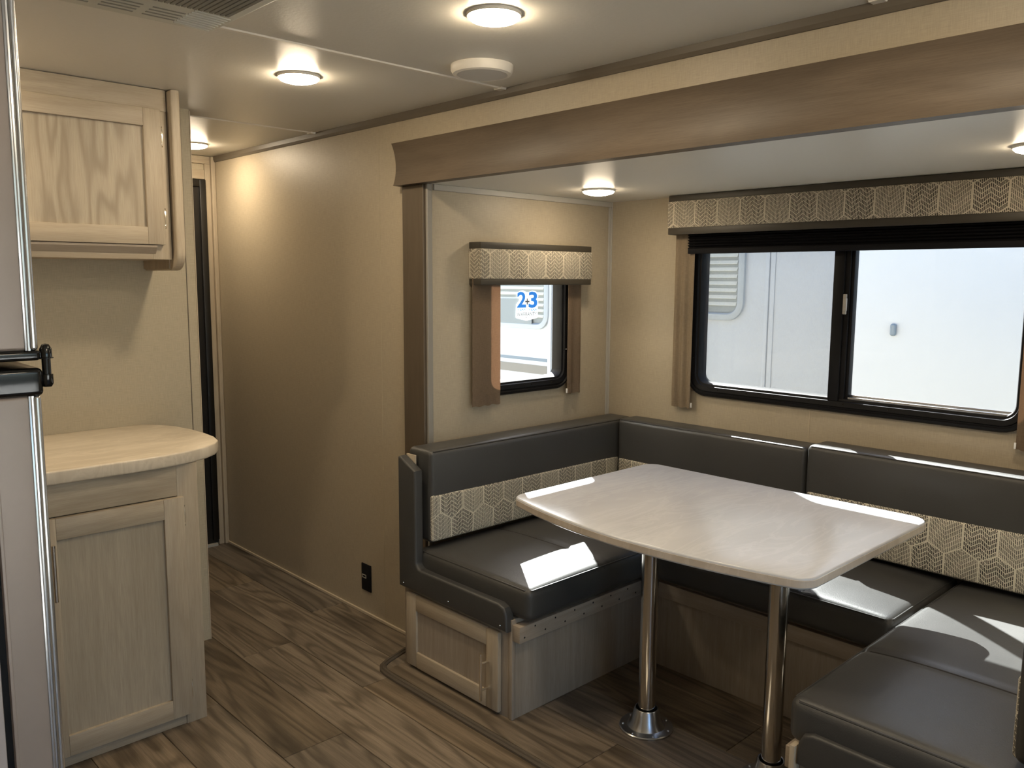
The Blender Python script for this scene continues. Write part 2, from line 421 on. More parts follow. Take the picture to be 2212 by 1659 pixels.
def loft_frame(plane, base, sgn, a0, a1, b0, b1, r, prof, n=7):
    """frame around a rounded rectangle; prof: (inset, height towards the room)"""
    b = new_bm(); rings = []
    for (ins, h) in prof:
        pts = rrect(a0+ins, a1-ins, b0+ins, b1-ins, max(r-ins, .01), n)
        rings.append([b.verts.new((base+sgn*h, p[0], p[1]) if plane == 'x' else (p[0], base+sgn*h, p[1])) for p in pts])
    k = len(rings[0])
    for A, B in zip(rings, rings[1:]):
        for i in range(k): b.faces.new((A[i], A[(i+1) % k], B[(i+1) % k], B[i]))
    bmesh.ops.recalc_face_normals(b, faces=b.faces[:]); return b

def smooth_mesh(me, ang=35):
    for p in me.polygons: p.use_smooth = True
    try: me.set_sharp_from_angle(angle=math.radians(ang))
    except Exception: pass
def finish(bm, name, mat, smooth):
    uvl = bm.loops.layers.uv.verify()
    bm.normal_update()
    for f in bm.faces:
        n = f.normal; a = max(range(3), key=lambda i: abs(n[i]))
        for l in f.loops:
            c = l.vert.co
            l[uvl].uv = ((c.y, c.z), (c.x, c.z), (c.x, c.y))[a]
    me = bpy.data.meshes.new(name)
    return me
def obj(name, bm, mat, parent=None, smooth=True):
    me = finish(bm, name, mat, smooth)
    if parent is not None:
        off = Vector(parent.get('_o', (0, 0, 0)))
    else:
        xs = [v.co for v in bm.verts]
        off = Vector(((min(c.x for c in xs)+max(c.x for c in xs))/2, (min(c.y for c in xs)+max(c.y for c in xs))/2, min(c.z for c in xs)))
    own = off
    bm.to_mesh(me); bm.free()
    me.materials.append(M[mat])
    if smooth: smooth_mesh(me)
    o = bpy.data.objects.new(name, me); col.objects.link(o)
    me.transform(Matrix.Translation(-own))
    if parent is not None: o.parent = parent
    else: o.location = own
    o['_o'] = tuple(own)
    return o
def tag(o, label, cat, group=None, kind=None):
    o['label'] = label; o['category'] = cat
    if group: o['group'] = group
    if kind: o['kind'] = kind
    return o
def thing(name, label, cat, loc, group=None, kind=None):
    o = bpy.data.objects.new(name, None); col.objects.link(o); o.location = loc; o['_o'] = tuple(loc)
    o.empty_display_size = .05
    return tag(o, label, cat, group, kind)
def struct(name, bm, mat, label, cat, smooth=False):
    o = obj(name, bm, mat, None, smooth); return tag(o, label, cat, None, 'structure')

# ================================================================== STRUCTURE
YW = 1.90            # main side wall
XE = -4.22           # far end wall
CE = 2.0245          # ceiling
SX0, SX1, SYB, SCE = -2.44, -0.23, 2.926, 1.758   # slide-out room
RX, RYB = 1.70, -0.46
FS = .006            # slide floor level

# ---- floor and its planks
fl = struct('floor', box((XE-.05, RYB-.05, -.05), (RX+.05, YW+.05, -.004)), 'subfloor', 'brown oak plank floor running the length of the room', 'floor')
PW, PL = .208, 1.22
pmesh = {}
def plank(x0, x1, y0, y1, ztop, parent, th=.008):
    key = (round(x1-x0, 3), round(y1-y0, 3))
    g = .0009
    if key not in pmesh:
        b = box((-(x1-x0)/2+g, -(y1-y0)/2+g, -th), ((x1-x0)/2-g, (y1-y0)/2-g, 0))
        bmesh.ops.bevel(b, geom=[e for e in b.edges if all(v.co.z > -th/2 for v in e.verts)], offset=.0012, segments=1, affect='EDGES')
        me = bpy.data.meshes.new('plank'); b.to_mesh(me); b.free(); me.materials.append(M['plank']); pmesh[key] = me
    o = bpy.data.objects.new('plank', pmesh[key]); col.objects.link(o); o.parent = parent
    po = Vector(parent['_o']); o.location = Vector(((x0+x1)/2, (y0+y1)/2, ztop)) - po
    return o
row0 = .905
k = math.floor((RYB-row0)/PW)
offs = [0.0, .52, .18, .80, .36, .98, .10, .66, .30, .88, .47, .05, .71, .25]
ri = 0
while row0+k*PW < YW:
    y0, y1 = max(row0+k*PW, RYB), min(row0+(k+1)*PW, YW)
    x = XE - offs[ri % len(offs)]*PL
    while x < RX:
        x0, x1 = max(x, XE), min(x+PL, RX)
        if x1-x0 > .02 and y1-y0 > .01: plank(x0, x1, y0, y1, 0., fl)
        x += PL
    k += 1; ri += 1

# slide-out floor: slab, planks and rubber edge
path = [(-2.505, 1.885), (-2.475, 1.78), (-2.452, 1.705), (-2.435, 1.672), (-2.405, 1.652), (-2.36, 1.645)]
poly = [(-2.44, SYB), (-2.50, 1.885)] + path[1:] + [(SX1+.06, 1.645), (SX1+.1, 1.70), (SX1+.1, 1.885), (SX1, 1.9), (SX1, SYB)]
sfl = struct('floor_slide', prism([(-2.44, SYB+.04), (-2.44, 1.905), (-2.503, 1.886)] + path[1:] + [(SX1-.02, 1.645), (SX1, 1.9), (SX1, SYB+.04)], 'z', .0005, FS-.0028), 'plank', 'plank floor of the dinette slide-out', 'floor')
rows = [1.662, 1.895, 2.103, 2.311, 2.43]
xs_off = [-2.42, -2.04, -2.30, -1.9]
for i in range(4):
    x = -2.43 - [0.30, .62, .05, .9][i]
    while x < SX1:
        x0, x1 = max(x, -2.425 if i else -2.40), min(x+PL, SX1-.01)
        if x1-x0 > .03: plank(x0, x1, rows[i], rows[i+1], FS, sfl, th=.003)
        x += PL
def strip_path(pts, wdt, z0, z1):
    """flat moulded strip following a path in the floor plane"""
    b = new_bm(); pts = [Vector((p[0], p[1], 0)) for p in pts]; rings = []
    for i, p in enumerate(pts):
        t = (pts[min(i+1, len(pts)-1)] - pts[max(i-1, 0)]).normalized(); nrm = Vector((-t.y, t.x, 0))
        h = wdt/2
        pr = [(-h, z0), (-h*.92, z1*.55), (-h*.55, z1*.9), (-h*.30, z1*.72), (-h*.12, z1), (h*.12, z1), (h*.30, z1*.72), (h*.55, z1*.9), (h*.92, z1*.55), (h, z0)]
        rings.append([b.verts.new(p + nrm*a + Vector((0, 0, zz))) for a, zz in pr])
    for A, B in zip(rings, rings[1:]):
        for i in range(len(A)-1): b.faces.new((A[i], A[i+1], B[i+1], B[i]))
    b.faces.new(rings[0]); b.faces.new(rings[-1][::-1])
    bmesh.ops.recalc_face_normals(b, faces=b.faces[:]); return b
full = path + [(-2.30, 1.643)] + [(x/10, 1.643) for x in range(-22, -3)] + [(SX1, 1.643)]
struct('trim_1', strip_path(full, .026, .0005, .013), 'rubber', 'brown ribbed rubber strip edging the slide-out floor', 'floor trim', True)

# ---- main side wall with the slide-out opening
WT = .06
OPX0, OPX1, OPZ = -2.45, -.22, 1.765
struct('wall_right', join(box((XE-.05, YW, -.01), (OPX0, YW+WT, CE+.05)), box((OPX1, YW, -.01), (RX+.05, YW+WT, CE+.05)),
       box((OPX0, YW, OPZ), (OPX1, YW+WT, CE+.05))), 'paper', 'beige linen-textured side wall around the slide-out opening', 'wall')
struct('wall_end', box((XE-.05, 1.25, -.01), (XE, YW+.02, CE+.05)), 'paper_panel', 'narrow end wall of the hallway above the dark door', 'wall')
struct('wall_hall', box((XE-.02, 1.25, -.01), (-3.13, 1.31, CE+.02)), 'paper_panel', 'bathroom side wall along the short hallway', 'wall')
pt = struct('wall_partition', box((-3.16, RYB, -.01), (-3.095, 1.31, CE+.02)), 'paper_panel', 'linen-papered partition behind the counter cabinet', 'wall')
obj('panel_joint', box((-3.0965, 1.274, .0), (-3.0925, 1.2765, CE-.004)), 'trim_brown', pt)
obj('edge_strip', box((-3.098, 1.3095, .0), (-3.0925, 1.3125, CE-.004)), 'trim_cream', pt)
struct('wall_left', box((XE-.05, RYB-.06, -.01), (RX+.05, RYB, CE+.05)), 'paper', 'linen wall behind the refrigerator', 'wall')
# opening for an unseen window, added to let fill daylight into the room
NWY0, NWY1, NWZ0, NWZ1 = -.20, 1.50, .12, 1.82
struct('wall_rear', join(box((RX, RYB-.06, -.01), (RX+.06, NWY0, CE+.05)), box((RX, NWY1, -.01), (RX+.06, YW+.06, CE+.05)), box((RX, NWY0, -.01), (RX+.06, NWY1, NWZ0)), box((RX, NWY0, NWZ1), (RX+.06, NWY1, CE+.05))), 'paper', 'linen wall at the near end of the room', 'wall')
ce = struct('ceiling', box((XE-.05, RYB-.06, CE), (RX+.06, YW+.03, CE+.06)), 'ceil', 'cream textured ceiling of the room', 'ceiling')
for x in (-3.206, -2.034, -.83, .37):
    b = prism([(x-.011, CE), (x-.007, CE-.0035), (x+.007, CE-.0035), (x+.011, CE)], 'y', RYB, YW-.004)
    obj('batten', join(b, prism([(x-.018, CE), (x-.015, CE-.006), (x+.015, CE-.006), (x+.018, CE)], 'y', YW-.035, YW-.005)), 'ceil_white', ce)
struct('trim_2', prism([(YW, CE-.028), (YW-.006, CE-.028), (YW-.011, CE-.018), (YW-.012, CE), (YW, CE)], 'x', XE, RX), 'trim_brown', 'taupe trim strip between ceiling and side wall', 'ceiling trim')
struct('baseboard_right', box((XE, YW-.008, 0), (-2.50, YW, .013), .002), 'trim_cream', 'thin cream strip at the foot of the side wall', 'baseboard')
# thin vertical wallpaper joint
obj('panel_joint', box((-2.747, YW-.0008, .014), (-2.7455, YW+.001, CE-.03)), 'paper_panel', bpy.data.objects['wall_right'])

# ---- end-wall door
d = struct('door_1', box((XE, 1.33, .012), (XE+.012, 1.848, 1.905)), 'door_dark', 'near-black framed door at the end of the hallway', 'door')
obj('door_frame', join(box((XE+.010, 1.815, .03), (XE+.026, 1.848, 1.905), .003), box((XE+.010, 1.33, 1.87), (XE+.026, 1.815, 1.905), .003)), 'door_dark', d)
obj('door_sill', box((XE+.002, 1.33, .0), (XE+.035, 1.835, .012)), 'trim_grey', d)
t3 = struct('trim_3', join(box((XE+.0, 1.848, 0), (XE+.018, 1.876, CE-.002), .002), box((XE, 1.878, 0), (XE+.03, 1.899, CE-.002), .003)), 'ash_v', 'pale wood casing beside the dark hallway door', 'door trim')
obj('head_casing', join(box((XE, 1.33, 1.908), (XE+.018, 1.846, 1.955), .002), box((XE, 1.33, 1.985), (XE+.022, 1.872, CE-.002), .002)), 'ash_h', t3)

# ---- slide-out shell (holes for the two windows)
SWY0, SWY1, SWZ0, SWZ1 = 2.197, 2.613, .985, 1.475     # small window hole (y, z)
BWX0, BWX1, BWZ0, BWZ1 = -1.955, -.780, .985, 1.585    # big window hole (x, z)
struct('wall_slide_side', join(box((SX0-.05, YW, 0), (SX0, SWY0, SCE+.05)), box((SX0-.05, SWY1, 0), (SX0, SYB+.05, SCE+.05)),
       box((SX0-.05, SWY0, 0), (SX0, SWY1, SWZ0)), box((SX0-.05, SWY0, SWZ1), (SX0, SWY1, SCE+.05))), 'paper', 'linen side wall of the dinette slide-out with the small window', 'wall')
wb = struct('wall_slide_back', join(box((SX0-.05, SYB, 0), (BWX0, SYB+.05, SCE+.05)), box((BWX1, SYB, 0), (SX1+.05, SYB+.05, SCE+.05)),
       box((BWX0, SYB, 0), (BWX1, SYB+.05, BWZ0)), box((BWX0, SYB, BWZ1), (BWX1, SYB+.05, SCE+.05))), 'paper', 'linen back wall of the slide-out with the wide window', 'wall')
obj('panel_joint', box((-1.462, SYB-.0012, .80), (-1.460, SYB+.001, .95)), 'trim_cream', wb)
struct('wall_slide_far', box((SX1, YW, 0), (SX1+.05, SYB+.05, SCE+.05)), 'paper', 'linen wall of the slide-out nearest the camera', 'wall')
struct('ceiling_slide', box((SX0-.05, YW-.0, SCE), (SX1+.05, SYB+.05, SCE+.05)), 'ceil', 'low cream ceiling over the dinette slide-out', 'ceiling')
struct('trim_4', join(box((SX0, YW+.02, SCE-.022), (SX0+.010, SYB, SCE), .002)), 'trim_grey', 'pale grey strip along the slide-out ceiling edge', 'ceiling trim')
struct('trim_5', join(box((SX0, SYB-.018, .8), (SX0+.006, SYB, SCE-.022), .002), box((SX0, SYB-.005, .8), (SX0+.012, SYB, SCE), .002)), 'trim_grey', 'pale grey strip in the slide-out corner', 'corner trim')
struct('trim_6', join(box((SX0-.006, YW-.010, 0), (SX0+.006, YW+.014, SCE), .003)), 'trim_metal', 'grey metal edge strip beside the smoky wood upright', 'opening trim')
# header beam with a coved face, and its upright
prof = []
for i in range(13):
    t = i/12; z = 1.757 + t*.152
    prof.append((YW-.030 - .016*abs(2*t-1)**2.2 - .006*t, z))
hb = [(YW, 1.757)] + prof + [(YW, 1.909)]
struct('trim_7', prism(hb, 'x', -2.592, .02), 'beam', 'smoky wood header beam across the slide-out opening', 'header beam', True)
struct('trim_8', join(box((-2.573, YW-.020, 0), (-2.447, YW, 1.757), .003)), 'post', 'smoky wood upright at the left of the slide-out', 'upright trim')
struct('trim_9', join(box((-.225, YW-.020, 0), (-.10, YW, 1.757), .003)), 'post', 'smoky wood upright at the right of the slide-out', 'upright trim')

# ================================================================== WINDOWS
FP = [(0, -.001), (0, .012), (.004, .018), (.012, .019), (.016, .012), (.019, .012), (.022, .016), (.040, .014), (.043, .006), (.050, .005), (.054, -.004), (.056, -.045)]
def screws(spots, parent, plane):
    me = None
    for s in spots:
        if me is None:
            b = lathe([(0, .0016), (.0025, .0013), (.0036, 0)], (0, 0, 0), 8, axis=plane)
            me = bpy.data.meshes.new('screw'); b.to_mesh(me); b.free(); me.materials.append(M['nickel' if False else 'black_gloss'])
            if plane == 'y': me.transform(Matrix.Scale(-1, 4, (0, 1, 0)))
        o = bpy.data.objects.new('screw', me); col.objects.link(o); o.parent = parent; o.location = Vector(s) - Vector(parent['_o'])

# small window: frame outer y 2.150..2.660, z .955..1.52
w1 = struct('window_1', loft_frame('x', SX0, 1, 2.150, 2.660, .955, 1.520, .085, FP), 'black', 'small black-framed window in the slide-out side wall', 'window', True)
obj('pane', box((SX0-.024, 2.203, 1.008), (SX0-.020, 2.607, 1.468)), 'glass', w1)
screws([(SX0+.0145, 2.630, z) for z in (1.34, 1.23, 1.12)] + [(SX0+.0145, y, .986) for y in (2.30, 2.42, 2.54)], w1, 'x')
# wide window: frame outer x -2.003..-.775, z .945..1.62
w2 = struct('window_2', loft_frame('y', SYB, -1, -2.003, -.730, .945, 1.625, .09, FP), 'black', 'wide black-framed sliding window above the back bench', 'window', True)
obj('pane', box((-1.95, SYB+.010, .995), (-1.345, SYB+.014, 1.575)), 'glass', w2)
obj('pane', box((-1.375, SYB+.024, .995), (-.775, SYB+.028, 1.575)), 'glass', w2)
obj('insect_screen', box((-1.94, SYB+.034, .998), (-1.37, SYB+.0345, 1.572)), 'screen', w2)
mu = obj('mullion', join(box((-1.392, SYB-.012, .985), (-1.352, SYB+.018, 1.585), .003), box((-1.358, SYB-.004, .985), (-1.334, SYB+.03, 1.585), .002), box((-1.336, SYB+.004, .985), (-1.322, SYB+.034, 1.585), .002)), 'black', w2)
obj('latch', join(box((-1.352, SYB-.014, 1.30), (-1.340, SYB-.004, 1.372), .002), box((-1.346, SYB-.020, 1.312), (-1.336, SYB-.010, 1.358), .002)), 'trim_grey', mu)
obj('sash_track', join(box((-1.32, SYB-.002, .995), (-.785, SYB+.016, 1.003), .001), box((-1.32, SYB+.018, .995), (-.785, SYB+.024, 1.010), .001)), 'alu', w2)
screws([(x, SYB-.0145, .976) for x in (-1.85, -1.72, -1.60, -1.46, -1.33, -1.17, -1.02, -.88)] + [(-1.972, SYB-.0145, z) for z in (1.10, 1.20, 1.30, 1.40)], w2, 'y')

w3 = struct('fill_window', loft_frame('x', RX, -1, NWY0-.05, NWY1+.05, NWZ0-.05, NWZ1+.05, .09, FP), 'black', 'unseen black-framed window added in the near end wall for fill daylight', 'window', True)  # made-up window out of view, brightens the dim interior
obj('pane', box((RX+.02, NWY0, NWZ0), (RX+.024, NWY1, NWZ1)), 'glass', w3)
# sticker on the small window
def text_bm(s, box4, x, thick=.0004, offset=0.):
    cu = bpy.data.curves.new('t', 'FONT'); cu.body = s; cu.resolution_u = 3; cu.offset = offset
    o = bpy.data.objects.new('t', cu); col.objects.link(o); bpy.context.view_layer.update()
    me = bpy.data.meshes.new_from_object(o.evaluated_get(bpy.context.evaluated_depsgraph_get()))
    b = new_bm(); b.from_mesh(me); bpy.data.objects.remove(o); bpy.data.curves.remove(cu); bpy.data.meshes.remove(me)
    x0 = min(v.co.x for v in b.verts); x1 = max(v.co.x for v in b.verts); y0 = min(v.co.y for v in b.verts); y1 = max(v.co.y for v in b.verts)
    for v in b.verts:
        v.co = Vector((x, box4[0]+(v.co.x-x0)/(x1-x0)*(box4[1]-box4[0]), box4[2]+(v.co.y-y0)/(y1-y0)*(box4[3]-box4[2])))
    bmesh.ops.recalc_face_normals(b, faces=b.faces[:])
    for f in b.faces:
        if f.normal.x < 0: f.normal_flip()
    return b
SXX = SX0-.0195
def sy(px): return 2.360 + (px-480)*.000198
def sz(py): return 1.372 - (py-372)*.0001365
shield = [(480, 1170), (490, 1195), (790, 1290), (1105, 1215), (1125, 1190), (1125, 900), (1135, 780), (1135, 700), (1100, 650), (1135, 560), (1110, 450), (1050, 400), (970, 385), (890, 410), (840, 455), (800, 455), (750, 405), (690, 375), (610, 385), (540, 430), (505, 520), (510, 590), (600, 590), (560, 690), (490, 790), (482, 900)]
st = thing('window_sticker', 'white warranty sticker with big blue 2+3 on the small window', 'sticker', (SXX, 2.42, 1.247))
obj('backing', prism([(sy(a), sz(b)) for a, b in shield], 'x', SXX, SXX+.0004), 'sticker', st, False)
SX2 = SXX+.0008
obj('numeral', text_bm('2', (sy(515), sy(778), sz(890), sz(412)), SX2, offset=.028), 'sticker_blue', st, False)
obj('numeral', text_bm('3', (sy(845), sy(1110), sz(905), sz(412)), SX2, offset=.028), 'sticker_blue', st, False)
obj('plus_sign', text_bm('+', (sy(745), sy(875), sz(805), sz(615)), SX2+.0002, offset=.03), 'sticker_grey', st, False)
obj('lettering', text_bm('YEAR', (sy(520), sy(768), sz(978), sz(915)), SX2, offset=.02), 'sticker_blue', st, False)
obj('lettering', text_bm('YEAR', (sy(842), sy(1100), sz(992), sz(925)), SX2, offset=.02), 'sticker_blue', st, False)
obj('lettering', text_bm('WARRANTY', (sy(510), sy(1092), sz(1145), sz(1030)), SX2, offset=.015), 'sticker_grey', st, False)
lg = prism([(sy(765), sz(1165)), (sy(830), sz(1200)), (sy(765), sz(1200))], 'x', SX2-.0002, SX2)
obj('small_emblem', join(lg, box((SX2-.0002, sy(760), sz(1226)), (SX2, sy(830), sz(1216)))), 'sticker_grey', st, False)

# ================================================================== VALANCES, CURTAINS, SHADE
v1 = thing('window_valance', 'short hexagon-print valance with dark bands over the small window', 'valance', (SX0, 2.406, 1.395))
# hollow lower edge keeps the window light passing behind the front board
def hollow_valance(parent, plane, base, front, a0, a1, z0, za, zb, z1, fab='hex_v'):
    t = .012
    def B(n0, n1, p0, p1, q0, q1, bev):
        lo, hi = min(n0, n1), max(n0, n1)
        return box((lo, p0, q0), (hi, p1, q1), bev) if plane == 'x' else box((p0, lo, q0), (p1, hi, q1), bev)
    s = 1 if front > base else -1
    def shell(g, q0, q1, bev):
        return join(B(front-s*t, front+s*g, a0-g, a1+g, q0, q1, bev), B(base+s*.0005, front-s*t*.5, a0-g, a0+t, q0, q1, bev*.6), B(base+s*.0005, front-s*t*.5, a1-t, a1+g, q0, q1, bev*.6))
    obj('fabric_band', shell(.002, za-.001, zb+.001, .003), fab, parent)
    obj('dark_band', shell(0., zb, z1, .003), 'valance_dark', parent)
    obj('dark_band', shell(0., z0, za, .003), 'valance_dark', parent)
    top = B(base+s*.0005, front-s*t, a0+t, a1-t, z1-.012, z1-.003, 0)
    obj('top_board', top, 'valance_dark', parent)
hollow_valance(v1, 'x', SX0, SX0+.070, 2.093, 2.720, 1.395, 1.419, 1.530, 1.556, 'hex_s')
v2 = thing('window_valance', 'long hexagon-print valance with dark bands over the wide window', 'valance', (-1.39, SYB, 1.600))
hollow_valance(v2, 'y', SYB, SYB-.078, -2.072, -.700, 1.600, 1.628, 1.732, 1.7565)

def curtain(name, label, plane, base, s, a0, a1, z0, z1, mat, amp=.006, waves=2.2, hem=.045, ph=0., tab=None, th=.0012):
    """thin pleated cloth hanging close to the wall, with a hem gathered at the bottom"""
    o = thing(name, label, 'curtain', ((base, (a0+a1)/2, z0) if plane == 'x' else ((a0+a1)/2, base, z0)), 'curtains beside the slide-out windows')
    def sheet(q0, q1, extra, nz, rag):
        b = new_bm(); na = 28; g = []
        for side in (0, 1):
            rows_ = []
            for j in range(nz+1):
                z = q0 + (q1-q0)*j/nz; r_ = []
                for i in range(na+1):
                    t = i/na; dz = rag*math.sin(t*19+ph)*.5 if j == 0 else 0
                    fall = (1-(z-z0)/(z1-z0))
                    off = amp*(.25+.75*fall)*math.sin(2*math.pi*waves*t + ph) + extra*math.sin(t*23+z*40+ph)
                    nn = base + s*(.023 + amp + off + (th if side else 0))
                    a = a0+(a1-a0)*t
                    r_.append(b.verts.new((nn, a, z+dz) if plane == 'x' else (a, nn, z+dz)))
                rows_.append(r_)
            g.append(rows_)
            for j in range(nz):
                for i in range(na): b.faces.new((rows_[j][i], rows_[j][i+1], rows_[j+1][i+1], rows_[j+1][i]))
        A, B = g
        per = [(0, i) for i in range(na)] + [(j, na) for j in range(nz)] + [(nz, i) for i in range(na, 0, -1)] + [(j, 0) for j in range(nz, 0, -1)]
        for n_ in range(len(per)):
            p, q = per[n_], per[(n_+1) % len(per)]
            b.faces.new((A[p[0]][p[1]], A[q[0]][q[1]], B[q[0]][q[1]], B[p[0]][p[1]]))
        bmesh.ops.recalc_face_normals(b, faces=b.faces[:]); return b
    obj('cloth', sheet(z0+hem, z1, 0, 14, 0), mat, o)
    obj('hem', sheet(z0, z0+hem, .0012, 5, .004), mat, o)
    if tab:
        c = (base+s*.028, tab, z0+.012) if plane == 'x' else (tab, base+s*.028, z0+.012)
        obj('cord_stop', box((c[0]-.003, c[1]-.003, c[2]-.010), (c[0]+.003, c[1]+.003, c[2]+.010), .001), 'white', o)
    return o
curtain('window_curtain', 'brown woven curtain at the left of the small window, partly sunlit', 'x', SX0, 1, 2.087, 2.232, .925, 1.42, 'curtain', amp=.003, waves=1.1)
curtain('window_curtain', 'narrow brown curtain strip at the right of the small window', 'x', SX0, 1, 2.622, 2.702, .930, 1.42, 'curtain', amp=.005, waves=1.4, tab=2.621)
curtain('window_curtain', 'pleated tan curtain strip at the left of the wide window', 'y', SYB, -1, -2.062, -1.968, .890, 1.625, 'curtain_l', amp=.008, waves=2.4, tab=-1.967)
curtain('window_curtain', 'brown curtain strip cut off at the right edge of the photograph', 'y', SYB, -1, -.768, -.670, .900, 1.625, 'curtain', amp=.003, waves=1.3, tab=-.769)

sh = thing('pleated_shade', 'black pleated shade folded up above the wide window', 'window shade', (-1.39, SYB-.03, 1.523))
pp = []
nple = 9
for i in range(nple*2+1):
    z = 1.545 + (1.640-1.545)*i/(nple*2); pp.append((SYB-.045 + (.011 if i % 2 else -.003), z))
obj('pleats', prism(pp + [(SYB-.026, 1.640), (SYB-.026, 1.545)], 'x', -1.995, -.78), 'black_soft', sh, False)
obj('bottom_rail', box((-1.995, SYB-.046, 1.523), (-.78, SYB-.030, 1.546), .003), 'black_soft', sh)
obj('head_rail', box((-1.995, SYB-.05, 1.640), (-.78, SYB-.022, 1.665), .002), 'black', sh)

# ================================================================== CEILING FIXTURES
def puck(x, y, z, label, group='round ceiling lights', lens='lens'):
    t = thing('ceiling_light', label, 'ceiling light', (x, y, z), group)
    obj('rim', lathe([(.0635, 0), (.0635, -.0055), (.062, -.0075), (.0595, -.0075)], (x, y, z), 40), 'ceil_white', t)
    obj('lens', lathe([(.0605, -.0068), (.0595, -.0095), (.054, -.0145), (.045, -.0175), (.03, -.0215), (.012, -.0235), (0, -.0238)], (x, y, z), 40), lens, t)
    return t
puck(-1.487, 1.352, CE, 'lit round ceiling light nearest the round speaker')
puck(-2.345, 1.335, CE, 'lit round ceiling light between speaker and wall cabinet')
puck(-3.86, 1.650, CE, 'lit round ceiling light at the end of the hallway')
puck(-2.130, 2.478, SCE, 'lit round light on the slide-out ceiling above the small window', lens='lens_slide')
puck(-.640, 2.420, SCE, 'lit round light on the slide-out ceiling at the right edge', lens='lens_slide')
puck(-.630, 1.352, CE, 'unseen round ceiling light added as fill near the dinette')  # added lamp out of view, lifts the light around the dinette
puck(.40, .70, CE, 'unseen round ceiling light added as fill behind the camera')  # added lamp, fills the room from behind the camera
puck(-2.60, .35, CE, 'unseen round ceiling light added as fill over the counter, hidden by the refrigerator')  # added lamp the camera cannot see, brightens the counter side
s_ = thing('ceiling_speaker', 'round beige speaker on the ceiling', 'speaker', (-1.865, 1.650, CE))
obj('housing', lathe([(.090, 0), (.090, -.014), (.084, -.024), (.074, -.0265), (.072, -.0255)], (-1.865, 1.65, CE), 48), 'ceil_white', s_)
obj('grille', lathe([(.072, -.0255), (.045, -.027), (0, -.0275)], (-1.865, 1.65, CE), 48), 'speaker_cloth', s_)
# air-conditioner ceiling grille 
ax0, ax1, ay0, ay1 = -1.974, -1.38, .30, .895
az = CE-.036
ac = thing('ceiling_air_vent', 'grey-beige air conditioner grille at the top of the photograph', 'air vent', (-1.67, .59, az))
obj('housing', prism(rrect(ax0, ax1, ay0, ay1, .014, 4), 'z', az, CE-.001, .004), 'ac', ac)
obj('intake_panel', box((ax0+.155, ay0+.10, az-.003), (ax1-.05, ay1-.024, az+.002), .001), 'ac', ac)
for i in range(40):
    y = ay1-.034-i*.012
    if y < ay0+.11: break
    obj('louvre', box((ax0+.160, y-.0042, az-.0055), (ax1-.06, y+.0042, az-.0025)), 'slot', ac)
for g, (gx, gy) in enumerate(((.035, .095), (.035, .185), (.035, .275), (.035, .365))):
    for i in range(4):
        obj('vent_slot', box((ax0+gx+i*.021, ay1-gy-.075, az-.001), (ax0+gx+i*.021+.006, ay1-gy-.005, az+.002)), 'slot', ac)
for i in range(8):
    obj('rib', tube([(ax0+.018+i*.016+.010*math.sin(t*1.2), ay1-.012-t*.085, az-.0005) for t in [j/6 for j in range(7)]], .0022, 6), 'ac', ac)

# ================================================================== CABINETS
def shaker(parent_thing, name, y0, y1, z0, z1, x, st=.055, dep=.019, panel='ash_panel', arch=None):
    """framed door facing +x"""
    dr = obj(name, box((x-dep, y0+st-.004, z0+st-.004), (x-dep+.008, y1-st+.004, z1-st+.004)), panel, parent_thing)
    obj('stile', box((x-dep, y0, z0), (x, y0+st, z1), .0015), 'ash_v', dr)
    obj('stile', box((x-dep, y1-st, z0), (x, y1, z1), .0015), 'ash_v', dr)
    obj('rail', box((x-dep, y0+st, z0), (x, y1-st, z0+st), .0015), 'ash_h', dr)
    obj('rail', box((x-dep, y0+st, z1-st), (x, y1-st, z1), .0015), 'ash_h', dr)
    return dr
def hinge(parent, x, y, z, h=.056):
    pts = [(x+.001, y, z-h/2), (x+.006, y, z-h*.36), (x+.008, y, z), (x+.006, y, z+h*.36), (x+.001, y, z+h/2)]
    obj('hinge', join(tube(pts, .0030, 6), lathe([(0, h/2-.002), (.004, h/2), (.004, h/2+.005), (0, h/2+.006)], (x+.002, y, z), 8), lathe([(0, -h/2+.002), (.004, -h/2), (.004, -h/2-.005), (0, -h/2-.006)], (x+.002, y, z), 8)), 'nickel', parent)
# base cabinet, face x=-2.53
bc = thing('base_cabinet', 'pale ash base cabinet with a tall framed door beside the refrigerator', 'cabinet', (-2.80, .55, 0))
bx = -2.532
obj('body', join(box((-3.093, -.40, .0), (bx-.02, 1.050, .845))), 'ash_v', bc)
obj('face_stile', box((bx-.02, .985, .0), (bx, 1.050, .845), .0015), 'ash_v', bc)
obj('face_rail', box((bx-.02, -.40, .748), (bx, .985, .845), .0015), 'ash_h', bc)
obj('toe_rail', box((bx-.02, -.40, .0), (bx-.004, .985, .046), .0015), 'ash_h', bc)
dr = shaker(bc, 'door', .575, .998, .040, .747, -2.512, st=.062, panel='ash_straight')
hinge(bc, -2.527, 1.0, .685); hinge(bc, -2.527, 1.0, .115)
obj('handle', join(tube([(-2.48, .619, .520), (-2.48, .619, .682)], .0055, 10), tube([(-2.512, .619, .545), (-2.48, .619, .545)], .004, 8), tube([(-2.512, .619, .655), (-2.48, .619, .655)], .004, 8)), 'nickel', dr)
dr2 = shaker(bc, 'door', .10, .568, .040, .747, -2.512, st=.062)
